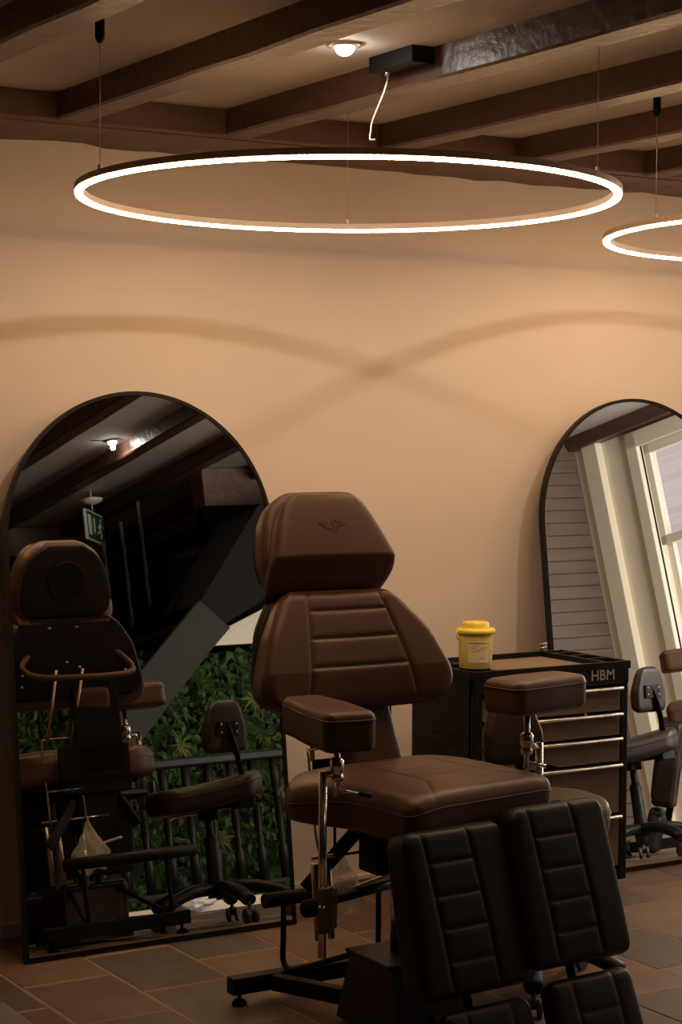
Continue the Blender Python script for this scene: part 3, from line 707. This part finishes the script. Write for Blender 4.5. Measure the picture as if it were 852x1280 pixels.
        ps = rod(t, 'armrest_post', [(px, py, zt_), (px, py, .695)], .0085, M['chrome'], 14)
        MB().lathe((px, py, .735), [(.009, -.002), (.016, 0), (.017, .012), (.0145, .016), (.0145, .022), (.018, .026), (.018, .052), (.012, .058), (.009, .060)], 22).build('clamp_collar', M['chrome'], ps)
        ox = px-.038 if s == 0 else px+.046
        rod(ps, 'offset_arm', [(px, py, .752), (ox, py+.005, .752)], .009, M['chrome'], 12)
        zb_ = .29 if s == 0 else .48
        rr = rod(ps, 'height_rod', [(ox, py+.005, .762), (ox, py+.005, zb_)], .0105, M['chrome'], 16)
        rod(ps, 'lever', [(px, py, .712), (px+.06, py-.02, .698)], .0045, M['chrome'], 8)
        rod(ps, 'lever_tip', [(px+.055, py-.018, .699), (px+.085, py-.028, .694)], .0065, M['blackmat'], 8)
        zc = .425 if s == 0 else .53
        br = MB().box((ox-.024, py-.012, zc-.07), (ox+.024, py-.004, zc+.045), .003).box((ox+.028, py-.012, zc-.06), (ox+.034, py+.03, zc+.04), .002).build('clamp_plate', M['steel_dark'], ps)
        MB().cyl((ox-.058, py-.01, zc), (ox-.034, py-.01, zc), .023, 16).ball((ox-.058, py-.01, zc), .022, 12, (.5, 1, 1)).build('clamp_knob', M['blackmat'], br)
        rod(t, 'side_bar', [(ox+.0, py+.02, zc), (2.80 if s == 0 else 2.90, 4.20, zc+.005)], .013, BK, 10)
        rod(br, 'clamp_bolt', [(ox-.036, py-.016, zc), (ox-.008, py-.018, zc)], .005, M['chrome'], 8)
    # leg pads and foot pads
    sm = [((-.078, .0), (-.045, -.39)), ((.065, .0), (.098, -.39))]
    def hseams(xs): return [((-.078+.033*(-v/.39), v), (.065+.033*(-v/.39), v)) for v in xs]
    for (ox_, oy_, oz_, sh_, lab) in ((2.727, 3.925, .622, 0, 'L'), (3.052, 3.925, .652, 0, 'R')):
        XP = frame((ox_, oy_, oz_), 4, 16)
        lp = cushion('leg_pad', XP, -.408, .0, [(-.408, -.172), (-.2, -.166), (0, -.156)], [(-.408, .174), (-.2, .164), (0, .154)], .100, .022, .035, M['leather_shaded'], t, .010,
                     [((-.106, -.01), (-.084, -.385)), ((.036, -.01), (.064, -.385))]+[((-.106-.06*v, v), (.036-.07*v, v)) for v in (-.082, -.163, -.244, -.325)], pipe=.0018, sd=.0055, sw=.0030, step=.0045)
        rod(t, 'leg_strut', [(ox_, oy_+.09, oz_-.08), (ox_+.02, oy_-.06, oz_-.50)], .012, BK)
        XF = frame((ox_+.02, oy_-.118, oz_-.425), 4, 20)
        cushion('foot_pad', XF, -.185, .0, [(-.185, -.150), (0, -.140)], [(-.185, .150), (0, .140)], .06, .022, .03, M['leather_shaded'], t, .008,
                [((-.07, -.01), (-.065, -.18)), ((.07, -.01), (.075, -.18)), ((-.07, -.09), (.07, -.09))], pipe=.0028, sd=.0035)
        MB().box((ox_-.09, oy_+.10, oz_-.06), (ox_+.09, oy_+.14, oz_-.02), .004).build('pad_hinge', BK, t)
    return t
M['drawer_dark'] = mat('brown_black_steel', (.020, .013, .010), .4, spec=.35)
M['leather_stool'] = mat('dark_stool_leather', (.026, .014, .010), .45, spec=.4, bump=(240, .2, .001))
M['steel_dark'] = mat('worn_dark_steel', (.20, .17, .15), .35, .8)
M['leather_shaded'] = mat('shaded_leather_pad', (.010, .0065, .005), .48, spec=.3, bump=(240, .22, .0012))  # chair leather for leg and foot pads, shade put into the colour
chair = make_chair('brown leather tattoo chair standing under the large ring lamp')
chair2 = copy_tree(chair); chair2['label'] = 'second tattoo chair seen only in the right mirror beside the window'
chair2.location = Vector((6.46, 4.10, 0)); chair2.rotation_euler = (0, 0, math.radians(-50))

# ------------------------------------------------------------------ rolling stools
def make_stool(cx, cy, label):
    t = thing('work_stool', label, 'stool', (cx, cy, 0), 'rolling work stools')
    BK = M['black']
    for k in range(5):
        a = 2*PI*k/5+.35; d = Vector((math.cos(a), math.sin(a), 0))
        p = [Vector((cx, cy, .135))+d*.03, Vector((cx, cy, .132))+d*.12, Vector((cx, cy, .110))+d*.21, Vector((cx, cy, .080))+d*.275]
        lg = MB().tube(smooth(p, 5), [.030+.0]*15+[.026], 10, flat=.8).build('leg', BK, t)
        e = Vector((cx, cy, 0))+d*.268; s = d.cross(Vector((0, 0, 1)))
        cg = MB()
        for q in (-.016, .016): cg.cyl(e+s*(q-.007)+Vector((0, 0, .026)), e+s*(q+.007)+Vector((0, 0, .026)), .026, 20)
        cg.cyl(e+Vector((0, 0, .03)), e+Vector((0, 0, .085)), .007, 8).ball(e+Vector((0, 0, .040)), .019, 10).build('castor', M['caster'], lg)
    MB().lathe((cx, cy, .10), [(0, 0), (.034, 0), (.036, .05), (.028, .07), (.026, .22), (.018, .23), (.014, .24), (.014, .33)], 22).build('column', BK, t)
    MB().box((cx-.10, cy-.07, .425), (cx+.10, cy+.07, .445), .004).box((cx-.03, cy-.03, .39), (cx+.03, cy+.03, .43), .004).build('seat_plate', BK, t)
    rod(t, 'height_lever', smooth([(cx, cy, .42), (cx-.14, cy+.02, .415), (cx-.18, cy+.03, .405)], 4), .005, M['chrome'], 8)
    XS = Matrix.Translation((cx, cy-.02, .520)) @ Matrix.Rotation(math.radians(14), 4, 'Z')
    def hs(x, v): return .35*x*x+.11*x
    cushion('seat_cushion', XS, -.17, .17, [(-.17, -.19), (0, -.225), (.17, -.20)], [(-.17, .19), (0, .225), (.17, .20)], .090, .032, .09, M['leather_stool'], t, .01, [], hs, back=False, pipe=.0025)
    bx, by = cx+.08, cy+.12
    MB().box((bx-.02, by-.04, .415), (bx+.055, by+.02, .47), .005).build('back_bracket', BK, t)
    MB().cyl((bx+.055, by-.01, .445), (bx+.085, by-.01, .445), .013, 10).build('bracket_knob', M['blackmat'], t)
    MB().tube(smooth([(bx+.02, by, .43), (bx+.01, by+.015, .55), (bx-.02, by+.04, .66), (bx-.04, by+.035, .74)], 6), .018, 10, flat=.45).build('back_bar', BK, t)
    XB = frame((bx-.045, by-.0, .632), -8, 8)
    bc = cushion('back_cushion', XB, 0, .195, [(0, -.095), (.09, -.095), (.195, -.060)], [(0, .095), (.09, .095), (.195, .060)], .03, .018, .03, M['leather_stool'], t, .016, [], lambda x, v: 2.0*x*x, ct=.035, pipe=.002)
    g = MB()
    for x, v in ((-.035, .105), (.035, .105), (-.035, .075), (.035, .075)): g.ball((x, v, -.039), .0050, 8, (1, 1, .6), XB)
    g.build('back_screws', M['copper'], t)
    MB().box((-.05, .06, -.038), (.05, .118, -.030), .003, XB).build('back_plate', BK, t)
    return t
stool = make_stool(3.320, 4.40, 'dark leather rolling stool between the tattoo chair and trolley')
stool2 = copy_tree(stool); stool2['label'] = 'rolling stool seen only in the right mirror beside the trolley'
stool2.location = Vector((5.46, 4.36, 0))

# ------------------------------------------------------------------ plastic bags
def bag(c, s, label, mt, seed, neck=False):
    random.seed(seed); bm = bmesh.new(); bmesh.ops.create_icosphere(bm, subdivisions=4, radius=1)
    from mathutils import noise
    for v in bm.verts:
        p = v.co.copy(); n_ = noise.noise(p*1.7+Vector((seed, 0, 0)))*.35+noise.noise(p*4+Vector((0, seed, 0)))*.16+noise.noise(p*9)*.05
        q = p*(1+n_); 
        if neck: k = max(.18, min(1, (1.0-p.z)*.75)); q.x *= k; q.y *= k
        v.co = Vector((q.x*s[0], q.y*s[1], q.z*s[2]))
    g = MB(); bm.verts.index_update(); zmin = min(v.co.z for v in bm.verts)
    g.add([Vector(c)+v.co for v in bm.verts], [[v.index for v in f.verts] for f in bm.faces], True); bm.free()
    return tag(g.build('plastic_bag', mt), label, 'bag')
bag((2.770, 4.535, .345), (.080, .042, .090), 'clear crumpled plastic bag hanging beneath the chair seat', M['plastic'], 3, True)
bag((4.35, 2.10, .060), (.10, .05, .055), 'crumpled milky plastic bag lying on the plinth by the railing', M['plasticw'], 5)
# grey cushion corner at the lower left edge
MB().box((1.45, 4.30, .0), (1.925, 4.93, .045), .02, None).build('floor_cushion', M['greym'])
tag(bpy.data.objects['floor_cushion'], 'grey mat corner on the floor at the lower left', 'mat')
